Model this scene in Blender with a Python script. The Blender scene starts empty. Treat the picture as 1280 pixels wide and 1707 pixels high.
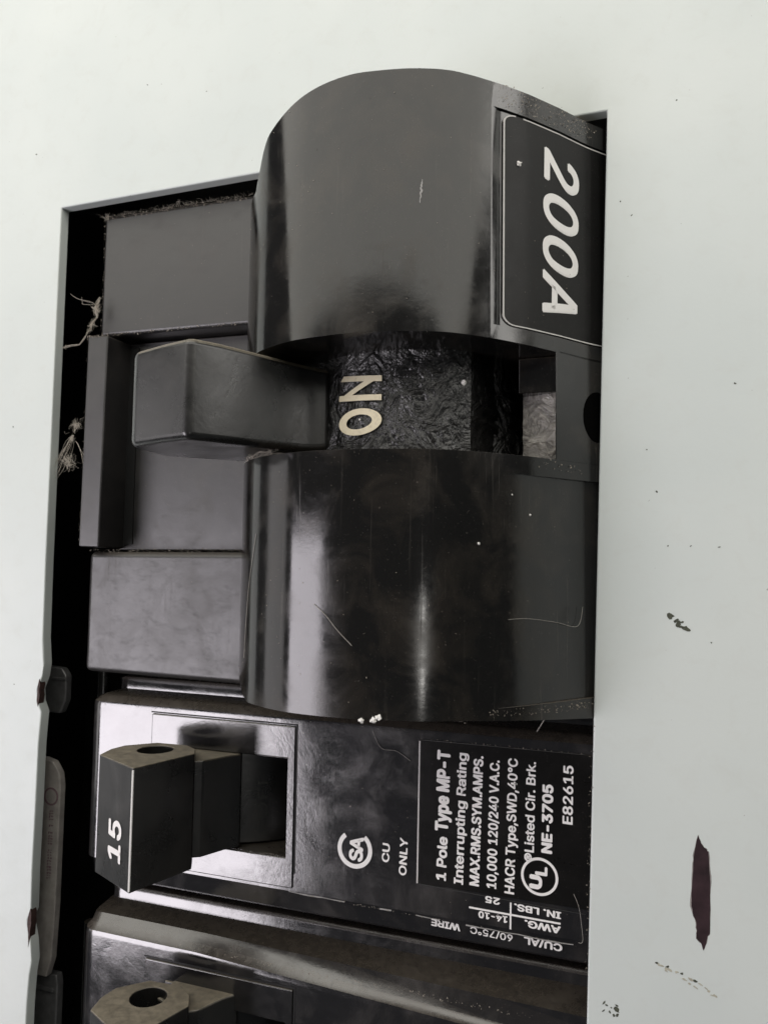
import bpy, bmesh, math, random
from mathutils import Vector, Matrix

sc = bpy.context.scene
S = 0.0009            # one modelling unit in metres (25.4 mm breaker pitch = about 28 units)


def W(x, y, z):
    """panel coordinates (x right, y up, z out of the panel) -> world (the panel hangs upright)"""
    return Vector((x * S, -z * S, y * S))


# ------------------------------------------------------------------ camera
H = 90.0              # lens height over the cover, straight above panel origin
f_px, cx, cy = 1300.0, 640.0, 853.5
hv = Vector((-2952 - cx, 891 - cy, f_px))
dy = 950.0 - cy
dx = -((891 - cy) * dy + f_px ** 2) / (-2952 - cx)
Xc = -hv.normalized()
Zc = -Vector((dx, dy, f_px)).normalized()
Yc = Zc.cross(Xc)
Yc = -Yc if Yc.y > 0 else Yc


def pan(v):           # a camera-space direction (x right, y down, z forward) in world axes
    a = Vector((Xc.dot(v), Yc.dot(v), Zc.dot(v)))
    return Vector((a.x, -a.z, a.y))


cam_d = bpy.data.cameras.new('camera')
cam = bpy.data.objects.new('camera', cam_d)
sc.collection.objects.link(cam)
r_, u_, b_ = pan(Vector((1, 0, 0))), pan(Vector((0, -1, 0))), pan(Vector((0, 0, -1)))
m4 = Matrix((r_, u_, b_)).transposed().to_4x4()
m4.translation = W(0, 0, H)
cam.matrix_world = m4
cam_d.sensor_fit = 'VERTICAL'
cam_d.sensor_height = 36.0
cam_d.lens = f_px / 1707.0 * 36.0
cam_d.clip_start = 0.002
cam_d.clip_end = 20.0
cam_d.dof.use_dof = True
cam_d.dof.focus_distance = 0.084
cam_d.dof.aperture_fstop = 24.0 * 4.0
sc.camera = cam

# ------------------------------------------------------------------ light
sc.view_settings.view_transform = 'Standard'
sc.view_settings.look = 'None'
sc.view_settings.exposure = 0.0
sc.view_settings.gamma = 1.0
world = bpy.data.worlds.new('World')
sc.world = world
world.use_nodes = True
bg = world.node_tree.nodes['Background']
bg.inputs[0].default_value = (0.9, 0.95, 1.0, 1)
bg.inputs[1].default_value = 0.045


def area(name, pos, aim, w, h, radiance, col):
    d = bpy.data.lights.new(name, 'AREA')
    d.shape = 'RECTANGLE'
    d.size = w * S
    d.size_y = h * S
    d.energy = radiance * math.pi * (w * S) * (h * S)
    d.color = col
    o = bpy.data.objects.new(name, d)
    sc.collection.objects.link(o)
    p, a = W(*pos), W(*aim)
    o.location = p
    o.rotation_euler = (a - p).to_track_quat('-Z', 'Y').to_euler()
    return o


area('ceiling_fill', (-10, 172, 138), (-10, 45, 0), 684, 200, 1.95, (1.0, 0.97, 0.89))  # added fill light close above, sets the cover's falloff and the hump's sheen
area('window_lamp', (-270, -84, 265), (-65, -30, 0), 155, 205, 7.6, (1.0, 0.94, 1.0))
area('right_fill', (230, 140, 42), (-12, 36, 5), 46, 150, 4.6, (1.0, 0.97, 0.92))  # added fill light low at the right, brightens the rating letters
area('left_fill', (-420, -10, 130), (-40, -10, 10), 150, 240, 1.2, (1.0, 0.96, 0.96))  # added fill light at the left, puts grey bands on the hump
area('tube_lamp', (684, -170, 1400), (-22, -8, 15), 8, 165, 150.0, (1.0, 0.97, 0.92))

# ------------------------------------------------------------------ materials
def nodes(name):
    m = bpy.data.materials.new(name)
    m.use_nodes = True
    nt = m.node_tree
    return m, nt, nt.nodes['Principled BSDF']


def N(nt, t, **kw):
    n = nt.nodes.new(t)
    for k, v in kw.items():
        setattr(n, k, v)
    return n


def coords(nt, sx=1.0, sy=1.0, sz=1.0):
    tc = N(nt, 'ShaderNodeTexCoord')
    mp = N(nt, 'ShaderNodeMapping')
    mp.inputs['Scale'].default_value = (sx / S, sy / S, sz / S)
    nt.links.new(tc.outputs['Object'], mp.inputs[0])
    return mp.outputs[0]


def noise(nt, vec, scale, detail=4.0, rough=0.55, dist=0.0):
    n = N(nt, 'ShaderNodeTexNoise')
    n.inputs['Scale'].default_value = scale
    n.inputs['Detail'].default_value = detail
    n.inputs['Roughness'].default_value = rough
    n.inputs['Distortion'].default_value = dist
    nt.links.new(vec, n.inputs['Vector'])
    return n.outputs['Fac']


def ramp(nt, fac, stops):
    r = N(nt, 'ShaderNodeValToRGB')
    els = r.color_ramp.elements
    while len(els) < len(stops):
        els.new(0.5)
    for e, (p, c) in zip(els, stops):
        e.position = p
        e.color = (c, c, c, 1) if not isinstance(c, tuple) else (*c, 1)
    nt.links.new(fac, r.inputs[0])
    return r.outputs[0]


def mix(nt, fac, a, b):
    n = N(nt, 'ShaderNodeMix', data_type='RGBA')
    for sock, v in ((n.inputs[0], fac), (n.inputs[6], a), (n.inputs[7], b)):
        if isinstance(v, (float, int)):
            sock.default_value = v
        elif isinstance(v, tuple):
            sock.default_value = (*v, 1)
        else:
            nt.links.new(v, sock)
    return n.outputs[2]


def mth(nt, op, a, b=None):
    n = N(nt, 'ShaderNodeMath', operation=op)
    n.use_clamp = True
    for i, v in enumerate((a, b)):
        if v is None:
            continue
        if isinstance(v, (float, int)):
            n.inputs[i].default_value = v
        else:
            nt.links.new(v, n.inputs[i])
    return n.outputs[0]


def plastic(name, base=(0.009, 0.0087, 0.0083), rough=0.2, spread=0.1, bump=0.25, dust=0.35,
            dust_col=(0.17, 0.14, 0.105), film=0.0, ior=1.52, scratch=0.5, wave=0.05, streak=0.0, film_col=(0.11, 0.095, 0.08)):
    """black moulded plastic: fine grain, hairline scratches, patchy dull film, settled dust on upward faces"""
    m, nt, p = nodes(name)
    v = coords(nt)
    vs = coords(nt, 0.35, 0.8, 0.8)
    grime = noise(nt, v, 0.16, 6, 0.62, 0.6)
    fine = noise(nt, v, 2.6, 5, 0.65)
    speck = noise(nt, v, 6.0, 2, 0.5)
    scr = noise(nt, vs, 1.1, 6, 0.7, 0.4)
    geo = N(nt, 'ShaderNodeNewGeometry')
    sep = N(nt, 'ShaderNodeSeparateXYZ')
    nt.links.new(geo.outputs['True Normal'], sep.inputs[0])
    up = ramp(nt, sep.outputs['Z'], [(0.25, 0.0), (0.75, 1.0)])
    dmask = mth(nt, 'MULTIPLY', up, ramp(nt, noise(nt, v, 1.1, 7, 0.68, 0.4), [(0.3, 0.45), (0.68, 1.0)]))
    dmask = mth(nt, 'MULTIPLY', dmask, dust)
    film_m = mth(nt, 'MULTIPLY', ramp(nt, grime, [(0.46, 0.0), (0.74, 1.0)]), film)
    spk = mth(nt, 'MULTIPLY', ramp(nt, speck, [(0.69, 0.0), (0.75, 1.0)]), 0.16)
    c = mix(nt, film_m, base, film_col)
    stk = None
    if streak:
        sv = coords(nt, 2.2, 2.2, 0.05)
        sv2 = coords(nt, 0.9, 0.9, 0.12)
        stk = mth(nt, 'MULTIPLY', ramp(nt, noise(nt, sv, 1.0, 3, 0.6, 0.3), [(0.62, 0.0), (0.72, 1.0)]), ramp(nt, noise(nt, sv2, 0.5, 4, 0.6), [(0.4, 0.0), (0.65, 1.0)]))
        stk = mth(nt, 'MULTIPLY', stk, streak)
        c = mix(nt, mth(nt, 'MULTIPLY', stk, 0.35), c, (0.16, 0.145, 0.125))
    c = mix(nt, dmask, c, dust_col)
    c = mix(nt, spk, c, (0.3, 0.27, 0.24))
    nt.links.new(c, p.inputs['Base Color'])
    r0 = ramp(nt, grime, [(0.3, rough), (0.75, rough + spread)])
    r1 = mth(nt, 'ADD', r0, mth(nt, 'MULTIPLY', ramp(nt, scr, [(0.52, 0.0), (0.7, 1.0)]), 0.14 * scratch))
    r2 = mth(nt, 'ADD', r1, mth(nt, 'MULTIPLY', dmask, 0.5))
    if stk is not None:
        r2 = mth(nt, 'ADD', r2, mth(nt, 'MULTIPLY', stk, 0.3))
    r2 = mth(nt, 'ADD', r2, mth(nt, 'MULTIPLY', film_m, 0.35))
    nt.links.new(r2, p.inputs['Roughness'])
    p.inputs['IOR'].default_value = ior
    b1 = N(nt, 'ShaderNodeBump')
    b1.inputs['Strength'].default_value = bump
    b1.inputs['Distance'].default_value = 0.018 * S
    nt.links.new(fine, b1.inputs['Height'])
    b2 = N(nt, 'ShaderNodeBump')
    b2.inputs['Strength'].default_value = 0.3 * scratch
    b2.inputs['Distance'].default_value = 0.03 * S
    nt.links.new(scr, b2.inputs['Height'])
    nt.links.new(b1.outputs[0], b2.inputs['Normal'])
    b3 = N(nt, 'ShaderNodeBump')
    b3.inputs['Strength'].default_value = 1.0
    b3.inputs['Distance'].default_value = wave * S
    nt.links.new(grime, b3.inputs['Height'])
    nt.links.new(b2.outputs[0], b3.inputs['Normal'])
    nt.links.new(b3.outputs[0], p.inputs['Normal'])
    return m


def plain(name, col, rough=0.5, metal=0.0, var=0.15, scale=1.5, bump=0.1):
    m, nt, p = nodes(name)
    v = coords(nt)
    n = noise(nt, v, scale, 5, 0.6)
    c = mix(nt, ramp(nt, n, [(0.3, 0.0), (0.7, 1.0)]), tuple(k * (1 - var) for k in col), tuple(min(1, k * (1 + var)) for k in col))
    nt.links.new(c, p.inputs['Base Color'])
    p.inputs['Roughness'].default_value = rough
    p.inputs['Metallic'].default_value = metal
    b = N(nt, 'ShaderNodeBump')
    b.inputs['Strength'].default_value = bump
    b.inputs['Distance'].default_value = 0.1 * S
    nt.links.new(n, b.inputs['Height'])
    nt.links.new(b.outputs[0], p.inputs['Normal'])
    return m


def painted_steel():
    m, nt, p = nodes('painted_steel')
    v = coords(nt)
    big = noise(nt, v, 0.035, 3, 0.5)
    mid = noise(nt, v, 0.35, 6, 0.65, 0.5)
    fine = noise(nt, v, 1.2, 3, 0.5)
    tiny = noise(nt, v, 1.9, 2, 0.4)
    c = mix(nt, ramp(nt, big, [(0.35, 0.0), (0.65, 1.0)]), (0.60, 0.645, 0.625), (0.65, 0.69, 0.665))
    c = mix(nt, mth(nt, 'MULTIPLY', ramp(nt, mid, [(0.52, 0.0), (0.8, 1.0)]), 0.18), c, (0.5, 0.49, 0.44))
    c = mix(nt, mth(nt, 'MULTIPLY', ramp(nt, tiny, [(0.77, 0.0), (0.8, 1.0)]), 0.5), c, (0.13, 0.115, 0.1))
    nt.links.new(c, p.inputs['Base Color'])
    nt.links.new(ramp(nt, mid, [(0.3, 0.36), (0.8, 0.5)]), p.inputs['Roughness'])
    b = N(nt, 'ShaderNodeBump')
    b.inputs['Strength'].default_value = 0.3
    b.inputs['Distance'].default_value = 0.05 * S
    nt.links.new(fine, b.inputs['Height'])
    nt.links.new(b.outputs[0], p.inputs['Normal'])
    return m


def grease(name, base, hi=1.0):
    m, nt, p = nodes(name)
    v = coords(nt)
    d = noise(nt, v, 0.34, 4, 0.5, 2.6)
    e = noise(nt, v, 1.6, 3, 0.5, 1.5)
    c = mix(nt, ramp(nt, d, [(0.4, 0.0), (0.68, 1.0)]), base, tuple(k * 2.4 + 0.004 for k in base))
    nt.links.new(c, p.inputs['Base Color'])
    nt.links.new(ramp(nt, e, [(0.3, 0.13), (0.75, 0.3)]), p.inputs['Roughness'])
    p.inputs['IOR'].default_value = 1.6
    b = N(nt, 'ShaderNodeBump')
    b.inputs['Strength'].default_value = 1.0
    b.inputs['Distance'].default_value = 0.75 * S * hi
    nt.links.new(d, b.inputs['Height'])
    b2 = N(nt, 'ShaderNodeBump')
    b2.inputs['Strength'].default_value = 0.6
    b2.inputs['Distance'].default_value = 0.1 * S
    nt.links.new(e, b2.inputs['Height'])
    nt.links.new(b.outputs[0], b2.inputs['Normal'])
    nt.links.new(b2.outputs[0], p.inputs['Normal'])
    return m


def ink(name, col, rough=0.45, wear=0.25, scale=2.2):
    m, nt, p = nodes(name)
    v = coords(nt)
    n = noise(nt, v, scale, 5, 0.7)
    c = mix(nt, mth(nt, 'MULTIPLY', ramp(nt, n, [(0.56, 0.0), (0.74, 1.0)]), wear), col, tuple(k * 0.45 for k in col))
    nt.links.new(c, p.inputs['Base Color'])
    p.inputs['Roughness'].default_value = rough
    return m


M = {
    'hole': plain('deep_black_hole_shade', (0.003, 0.003, 0.003), 1.0, 0, 0.1, 0.8),
    'steel': painted_steel(),
    'hump': plastic('black_housing_plastic', rough=0.075, spread=0.1, bump=0.12, dust=0.6, film=0.25, scratch=0.3, wave=0.012, ior=1.57, streak=0.5, film_col=(0.085, 0.068, 0.05)),
    'block': plastic('dull_black_plastic', base=(0.016, 0.015, 0.015), rough=0.36, spread=0.1, bump=0.25, dust=0.4, film=0.15, scratch=0.5, wave=0.03, ior=1.7, streak=0.6),
    'case': plastic('black_breaker_plastic', base=(0.012, 0.0115, 0.0125), rough=0.1, spread=0.07, bump=0.3, dust=0.35, film=0.2, scratch=0.3, wave=0.03, ior=2.0),
    'lever': plastic('black_lever_plastic', base=(0.009, 0.0087, 0.0083), rough=0.24, spread=0.12, bump=0.2, dust=0.75, dust_col=(0.36, 0.31, 0.23), film=0.1, scratch=0.35, ior=1.7),
    'label': plastic('black_label_foil', base=(0.007, 0.0067, 0.0063), rough=0.26, spread=0.1, bump=0.2, dust=0.3, film=0.03, scratch=0.4, ior=1.27),
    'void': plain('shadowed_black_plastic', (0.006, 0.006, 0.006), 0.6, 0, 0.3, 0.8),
    'grease': grease('greasy_black_drum', (0.009, 0.0088, 0.0085), 0.95),
    'grey_grease': grease('dusty_grey_grease', (0.17, 0.16, 0.145), 1.0),
    'white_ink': ink('white_print', (0.88, 0.86, 0.84), wear=0.15),
    'cream_ink': ink('cream_paint', (0.80, 0.72, 0.52), 0.4, 0.5, 1.4),
    'edge_glint': ink('pale_edge_glint', (0.62, 0.6, 0.58), 0.5, 0.6, 2.0),  # edge highlights painted as a pale grey line
    'wear_glint': ink('grey_wear_glint', (0.33, 0.32, 0.31), 0.5, 0.9, 3.0),  # grey for the worn ridge line and the glint painted on the hump
    'dull_ink': ink('dull_moulded_mark', (0.04, 0.04, 0.038), 0.35, 0.3),
    'purple_ink': ink('purple_print', (0.17, 0.10, 0.12), 0.6, 0.5),
    'chip': plain('burgundy_primer', (0.030, 0.016, 0.019), 0.42, 0, 0.5, 0.5, 0.5),
    'primer': plain('grey_primer', (0.27, 0.25, 0.24), 0.55, 0, 0.3, 1.5, 0.3),
    'smudge': plain('dark_green_smudge', (0.06, 0.065, 0.045), 0.5, 0, 0.6, 2.0, 0.5),
    'pale_smudge': plain('tan_smudge', (0.40, 0.385, 0.31), 0.6, 0, 0.3, 2.0, 0.2),
    'rust': plain('rusty_brown', (0.045, 0.022, 0.018), 0.7, 0, 0.6, 2.5, 0.5),
    'zinc': plain('grey_zinc', (0.16, 0.16, 0.16), 0.4, 0.5, 0.2, 0.8, 0.2),
    'sleeve': plain('offwhite_plastic_strip', (0.29, 0.27, 0.25), 0.5, 0, 0.25, 0.5, 0.2),
    'rod': plastic('glossy_black_cable', rough=0.2, dust=0.2),
    'web': plain('dusty_cobweb', (0.50, 0.46, 0.39), 0.9, 0, 0.3, 2.0, 0.3),
    'hair': plain('grey_lint', (0.34, 0.32, 0.29), 0.8, 0, 0.2, 2.0, 0.1),
    'crumb': plain('white_crumb', (0.82, 0.8, 0.76), 0.7, 0, 0.1, 2.0, 0.3),
    'dust': plain('pale_dust', (0.27, 0.24, 0.2), 0.9, 0, 0.3, 2.0, 0.1),
}

M['hole'].node_tree.nodes['Principled BSDF'].inputs['Specular IOR Level'].default_value = 0.0

# ------------------------------------------------------------------ mesh helpers
def link(o):
    sc.collection.objects.link(o)
    return o


def empty(name, label=None, cat=None, loc=(0, 0, 0), group=None):
    o = link(bpy.data.objects.new(name, None))
    o.empty_display_size = 5 * S
    o.location = W(*loc)
    if label:
        o['label'] = label
    if cat:
        o['category'] = cat
    if group:
        o['group'] = group
    return o


def tag(o, label=None, cat=None, group=None, kind=None):
    for k, v in (('label', label), ('category', cat), ('group', group), ('kind', kind)):
        if v:
            o[k] = v
    return o


class MB:
    """collects geometry in panel coordinates"""

    def __init__(self):
        self.v = []
        self.f = []

    def add(self, vs, fs):
        o = len(self.v)
        self.v += [tuple(p) for p in vs]
        self.f += [tuple(i + o for i in q) for q in fs]
        return self

    def box(self, x0, x1, y0, y1, z0, z1):
        vs = [(x, y, z) for z in (z0, z1) for y in (y0, y1) for x in (x0, x1)]
        return self.add(vs, [(0, 2, 3, 1), (4, 5, 7, 6), (0, 1, 5, 4), (2, 6, 7, 3), (0, 4, 6, 2), (1, 3, 7, 5)])

    def prism(self, pts, axis, lo, hi):
        """pts: outline in the two other axes (order x,y,z without the given axis)"""
        def P(a, b, t):
            return (t, a, b) if axis == 0 else ((a, t, b) if axis == 1 else (a, b, t))
        n = len(pts)
        vs = [P(a, b, lo) for a, b in pts] + [P(a, b, hi) for a, b in pts]
        fs = [tuple(range(n)), tuple(range(2 * n - 1, n - 1, -1))]
        fs += [(i, i + n, (i + 1) % n + n, (i + 1) % n) for i in range(n)]
        return self.add(vs, fs)

    def loft(self, rings, closed=True, caps=True):
        n = len(rings[0])
        vs = [p for r in rings for p in r]
        fs = []
        for k in range(len(rings) - 1):
            for i in range(n if closed else n - 1):
                j = (i + 1) % n
                fs.append((k * n + i, (k + 1) * n + i, (k + 1) * n + j, k * n + j))
        if caps:
            fs.append(tuple(range(n)))
            fs.append(tuple(range(len(rings) * n - 1, (len(rings) - 1) * n - 1, -1)))
        return self.add(vs, fs)

    def tube(self, pts, r, n=6):
        pts = [Vector(p) for p in pts]
        rad = r if isinstance(r, (list, tuple)) else [r] * len(pts)
        rings = []
        ref = Vector((0.3, 0.2, 0.93))
        for i, p in enumerate(pts):
            t = (pts[min(i + 1, len(pts) - 1)] - pts[max(i - 1, 0)]).normalized()
            a = t.cross(ref)
            if a.length < 1e-4:
                a = t.cross(Vector((1, 0, 0)))
            a.normalize()
            b = t.cross(a)
            rings.append([tuple(p + rad[i] * (math.cos(2 * math.pi * k / n) * a + math.sin(2 * math.pi * k / n) * b)) for k in range(n)])
        return self.loft(rings)

    def build(self, name, mat, parent=None, bevel=0.0, seg=2, smooth=38, blimit=32, merge=True):
        me = bpy.data.meshes.new(name)
        off = parent_origin(parent)
        me.from_pydata([W(*p) - off for p in self.v], [], self.f)
        bm = bmesh.new()
        bm.from_mesh(me)
        if merge:
            bmesh.ops.remove_doubles(bm, verts=bm.verts, dist=1e-4 * S)
        bmesh.ops.recalc_face_normals(bm, faces=bm.faces)
        bm.to_mesh(me)
        bm.free()
        me.materials.append(M[mat] if isinstance(mat, str) else mat)
        me.shade_smooth()
        me.set_sharp_from_angle(angle=math.radians(smooth))
        o = link(bpy.data.objects.new(name, me))
        o.parent = parent
        if bevel:
            b = o.modifiers.new('edge', 'BEVEL')
            b.width = bevel * S
            b.segments = seg
            b.limit_method = 'ANGLE'
            b.angle_limit = math.radians(blimit)
            b.harden_normals = True
        return o


def parent_origin(p):
    v = Vector((0, 0, 0))
    while p is not None:
        v += p.location
        p = p.parent
    return v


import os
try:        # Blender's own interface typeface, the nearest thing to the grotesque of the print
    FONT = bpy.data.fonts.load(os.path.join(bpy.utils.resource_path('LOCAL'), 'datafiles', 'fonts', 'Inter.woff2'))
except Exception:
    FONT = None


def lettering(name, body, start, end, up, cap, mat, parent, shear=0.0, bold=0.0, proud=0.06, space=1.0, name_label=None, curve=None):
    """flat print: `body` set from start to end (panel coordinates) on the plane that also holds `up`;
    cap is the height of its capitals"""
    cu = bpy.data.curves.new(name, 'FONT')
    cu.body = body
    if FONT:
        cu.font = FONT
    cu.size = 1.0
    cu.shear = shear
    cu.space_character = space
    cu.resolution_u = 3
    tmp = link(bpy.data.objects.new('tmp_text', cu))
    dg = bpy.context.evaluated_depsgraph_get()
    me = bpy.data.meshes.new_from_object(tmp.evaluated_get(dg))
    bpy.data.objects.remove(tmp)
    bpy.data.curves.remove(cu)
    xs = [v.co.x for v in me.vertices]
    x0, x1 = min(xs), max(xs)
    s, e = Vector(start), Vector(end)
    ru = (e - s) / (x1 - x0)
    rn = (e - s).normalized()
    up = Vector(up)
    up = (up - rn * up.dot(rn)).normalized()
    nrm = rn.cross(up).normalized()
    off = parent_origin(parent)
    bm = bmesh.new()
    bm.from_mesh(me)
    bmesh.ops.remove_doubles(bm, verts=bm.verts, dist=1e-5)
    # heavier strokes: the outline repeated round a small circle, each a hair above the last
    lay = bm.verts.layers.float.new('lift')
    if bold > 0:
        src = bm.faces[:]
        for k in range(6):
            a = 2 * math.pi * k / 6
            g = bmesh.ops.duplicate(bm, geom=list({v for f in src for v in f.verts}) + list({e for f in src for e in f.edges}) + src)
            for v in g['geom']:
                if isinstance(v, bmesh.types.BMVert):
                    v.co.x += (0.012 + bold) * math.cos(a)
                    v.co.y += (0.012 + bold) * math.sin(a)
                    v[lay] = 0.005 * (k + 1)
    if curve:
        for k in range(-3, 14):
            bmesh.ops.bisect_plane(bm, geom=bm.verts[:] + bm.edges[:] + bm.faces[:], plane_co=(0, k * 0.075, 0), plane_no=(0, 1, 0))
    CAP = 0.727
    pts = []
    for v in bm.verts:
        q = s + ru * (v.co.x - x0) + up * (v.co.y / CAP * cap) + nrm * (proud + v[lay])
        if curve:
            q = Vector(curve(q, proud + v[lay]))
        pts.append(q)
    for v, q in zip(bm.verts, pts):
        v.co = W(*q) - off
    bm.to_mesh(me)
    bm.free()
    me.materials.clear()
    me.materials.append(M[mat])
    me.name = name
    o = link(bpy.data.objects.new(name, me))
    o.parent = parent
    if name_label:
        o['label'] = name_label
    return o


def lines(mb, p, q, wdt, z, th=0.05):
    """a printed rule between two points on a plane z"""
    p, q = Vector(p), Vector(q)
    d = (q - p).normalized() * 0.5 * wdt
    n = Vector((-d.y, d.x))
    vs = [(p + n), (p - n), (q - n), (q + n)]
    return mb.prism([(a.x, a.y) for a in vs], 2, z, z + th)


def arc(mb, c, r0, r1, a0, a1, z, th=0.05, n=40):
    vs, fs = [], []
    for i in range(n + 1):
        a = math.radians(a0 + (a1 - a0) * i / n)
        for r in (r0, r1):
            for zz in (z, z + th):
                vs.append((c[0] + r * math.cos(a), c[1] + r * math.sin(a), zz))
    for i in range(n):
        b = 4 * i
        fs += [(b + 1, b + 3, b + 7, b + 5), (b + 2, b + 6, b + 7, b + 3), (b, b + 1, b + 5, b + 4)]
    return mb.add(vs, fs)


def catmull(pts, per=5):
    out = []
    P = [Vector(p) for p in pts]
    for i in range(len(P) - 1):
        p0, p1, p2, p3 = P[max(i - 1, 0)], P[i], P[i + 1], P[min(i + 2, len(P) - 1)]
        for k in range(per):
            t = k / per
            out.append(0.5 * ((2 * p1) + (p2 - p0) * t + (2 * p0 - 5 * p1 + 4 * p2 - p3) * t * t + (3 * p1 - p0 - 3 * p2 + p3) * t ** 3))
    out.append(P[-1])
    return [tuple(p) for p in out]


random.seed(7)
rnd = random.uniform

# ------------------------------------------------------------------ setting
wb = MB()
wb.box(-420, 380, -420, 420, -132, -130)
tag(wb.build('wall', plain('wall_paint', (0.6, 0.58, 0.54), 0.8, 0, 0.05, 0.05)), kind='structure')

# cover panel: one sheet with the breaker opening, its cut edge showing the sheet thickness
OP = [(-84.7, 52.8), (-6.0, 52.8), (-9.75, -92.0), (-84.75, -92.0)]
OUT = [(-230, 250), (150, 250), (150, -250), (-230, -250)]
cover = empty('cover_panel', 'white painted steel cover plate with a rectangular opening around the black breakers', 'panel cover', (-40, -20, 0))
cb = MB()
# the left cut edge is nicked and ragged low down, so that edge is finely divided
left = [(-84.75, -92)]
for y, d in [(-80, 0), (-62, .1), (-58, .3), (-56.2, .6), (-53, .2), (-50.5, -.5), (-49.3, .1), (-44, 0), (-36, .1), (-26, .15), (-21.6, .4), (-20.2, -.3),
             (-18.5, -.5), (-16.8, .2), (-14.5, .5), (-11, .1), (0, 0), (20, 0), (40, 0)]:
    left.append((-84.73 + d, y))
inner = [OP[0], OP[1]] + [(-8.0, -24.0), OP[2]] + left
inner[2] = (-7.98, -24.0)


def ring_faces(zt, zb):
    bm = bmesh.new()
    return bm


import mathutils
allp = [Vector((x, y)) for x, y in OUT] + [Vector((x, y)) for x, y in inner]
no, ni = len(OUT), len(inner)
edges = [(i, (i + 1) % no) for i in range(no)] + [(no + i, no + (i + 1) % ni) for i in range(ni)]
res = mathutils.geometry.delaunay_2d_cdt(allp, edges, [], 0, 1e-6)
vv, ee, ff = res[0], res[1], res[2]


def in_poly(p, poly):
    c = False
    for i in range(len(poly)):
        x0, y0 = poly[i]
        x1, y1 = poly[i - 1]
        if (y0 > p[1]) != (y1 > p[1]) and p[0] < (x1 - x0) * (p[1] - y0) / (y1 - y0) + x0:
            c = not c
    return c


TH = 1.7
keep = []
for q in ff:
    cxx = sum(vv[i].x for i in q) / len(q)
    cyy = sum(vv[i].y for i in q) / len(q)
    if in_poly((cxx, cyy), OUT) and not in_poly((cxx, cyy), inner):
        keep.append(tuple(q))
nv = len(vv)
vs = [(p.x, p.y, 0.0) for p in vv] + [(p.x, p.y, -TH) for p in vv]
fs = keep + [tuple(i + nv for i in reversed(q)) for q in keep]
cnt = {}
for q in keep:
    for i in range(len(q)):
        a, b = q[i], q[(i + 1) % len(q)]
        cnt[(a, b)] = 1
for (a, b) in list(cnt):
    if (b, a) not in cnt:
        fs.append((a, a + nv, b + nv, b))
cb.add(vs, fs)
cb.build('cover_sheet', 'steel', cover, bevel=0.22, seg=2, smooth=30, blimit=60)
# return flanges round the outside of the cover
fl = MB()
fl.box(-230, -229, -249.9, 249.9, -16, -TH)
fl.box(149, 150, -249.9, 249.9, -16, -TH)
fl.box(-228.9, 148.9, 249, 250, -16, -TH)
fl.box(-228.9, 148.9, -250, -249, -16, -TH)
fl.build('return_flange', 'steel', cover)


def blot(name, outline, mat, z=0.03, label=None):
    mb = MB()
    mb.prism(outline, 2, 0.0, z)
    o = mb.build(name, mat, cover, merge=False)
    if label:
        o['label'] = label
    return o


chip = [(2.77, -27.6), (2.98, -28.2), (3.1, -28.5), (3.5, -28.9), (3.73, -29.2), (3.8, -31), (3.86, -32.8), (3.84, -35), (3.76, -37.4), (3.55, -37.7),
        (3.42, -38.4), (3.14, -39.2), (2.9, -38.5), (2.46, -38.1), (2.52, -37.3), (2.45, -36.4), (2.2, -35.9), (2.02, -34.9), (2.1, -33), (2.25, -30.6), (2.38, -29.4)]
rough_chip = []
for i, (x, y) in enumerate(chip):
    x2, y2 = chip[(i + 1) % len(chip)]
    rough_chip.append((x, y))
    for k in (0.33, 0.66):
        rough_chip.append((x + (x2 - x) * k + rnd(-.035, .035), y + (y2 - y) * k + rnd(-.06, .06)))
rim = []
ccx, ccy = sum(p[0] for p in rough_chip) / len(rough_chip), sum(p[1] for p in rough_chip) / len(rough_chip)
for x, y in rough_chip:
    rim.append((ccx + (x - ccx) * (1.0 + rnd(.03, .16)), ccy + (y - ccy) * (1.0 + rnd(.0, .015))))
o = blot('chip_rim', rim, 'primer', 0.012, 'thin paler edge of primer round the dark paint chip')
blot('paint_chip', rough_chip, 'chip', 0.03, 'long dark burgundy chip in the white paint')


def blob(c, rx, ry, n=11, jag=0.3, rot=0.0):
    out = []
    for i in range(n):
        a = 2 * math.pi * i / n
        k = 1 + rnd(-jag, jag)
        x, y = rx * k * math.cos(a), ry * k * math.sin(a)
        out.append((c[0] + x * math.cos(rot) - y * math.sin(rot), c[1] + x * math.sin(rot) + y * math.cos(rot)))
    return out


def marks(name, items, mat, label):
    mb = MB()
    for k, (c, rx, ry, rot) in enumerate(items):
        mb.prism(blob(c, rx, ry, rot=rot), 2, 0.0, 0.025 + 0.002 * (k % 6))
    o = mb.build(name, mat, cover, merge=False)
    o['label'] = label
    o['kind'] = 'stuff'
    return o


marks('paint_speck', [((0.22, -4.96), .38, .3, 0), ((.8, -5.45), .3, .14, .6), ((1.05, -5.8), .4, .26, .9), ((1.3, -6.05), .2, .12, .2), ((1.84, -6.24), .5, .24, -.35),
                      ((1.45, -5.55), .18, .1, 0.4)], 'smudge', 'cluster of dark green specks on the white paint')
its = []
for i in range(17):
    t = i / 16
    its.append(((-1.4 + 5.6 * t + rnd(-.25, .25), -41.3 - 2.1 * t + rnd(-.3, .3)), rnd(.1, .3), rnd(.05, .13), rnd(-.6, 0)))
marks('paint_scuff', its, 'pale_smudge', 'broken tan scuff on the white paint')
its = [((-6.9 + rnd(0, 1.5), -46.2 - rnd(0, 1.3)), rnd(.08, .25), rnd(.05, .15), rnd(-1, 1)) for _ in range(12)] + [((-5.6, -46.7), .3, .22, 0)]
marks('paint_speck', its, 'smudge', 'dark specks beside the lower corner of the opening')
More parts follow.
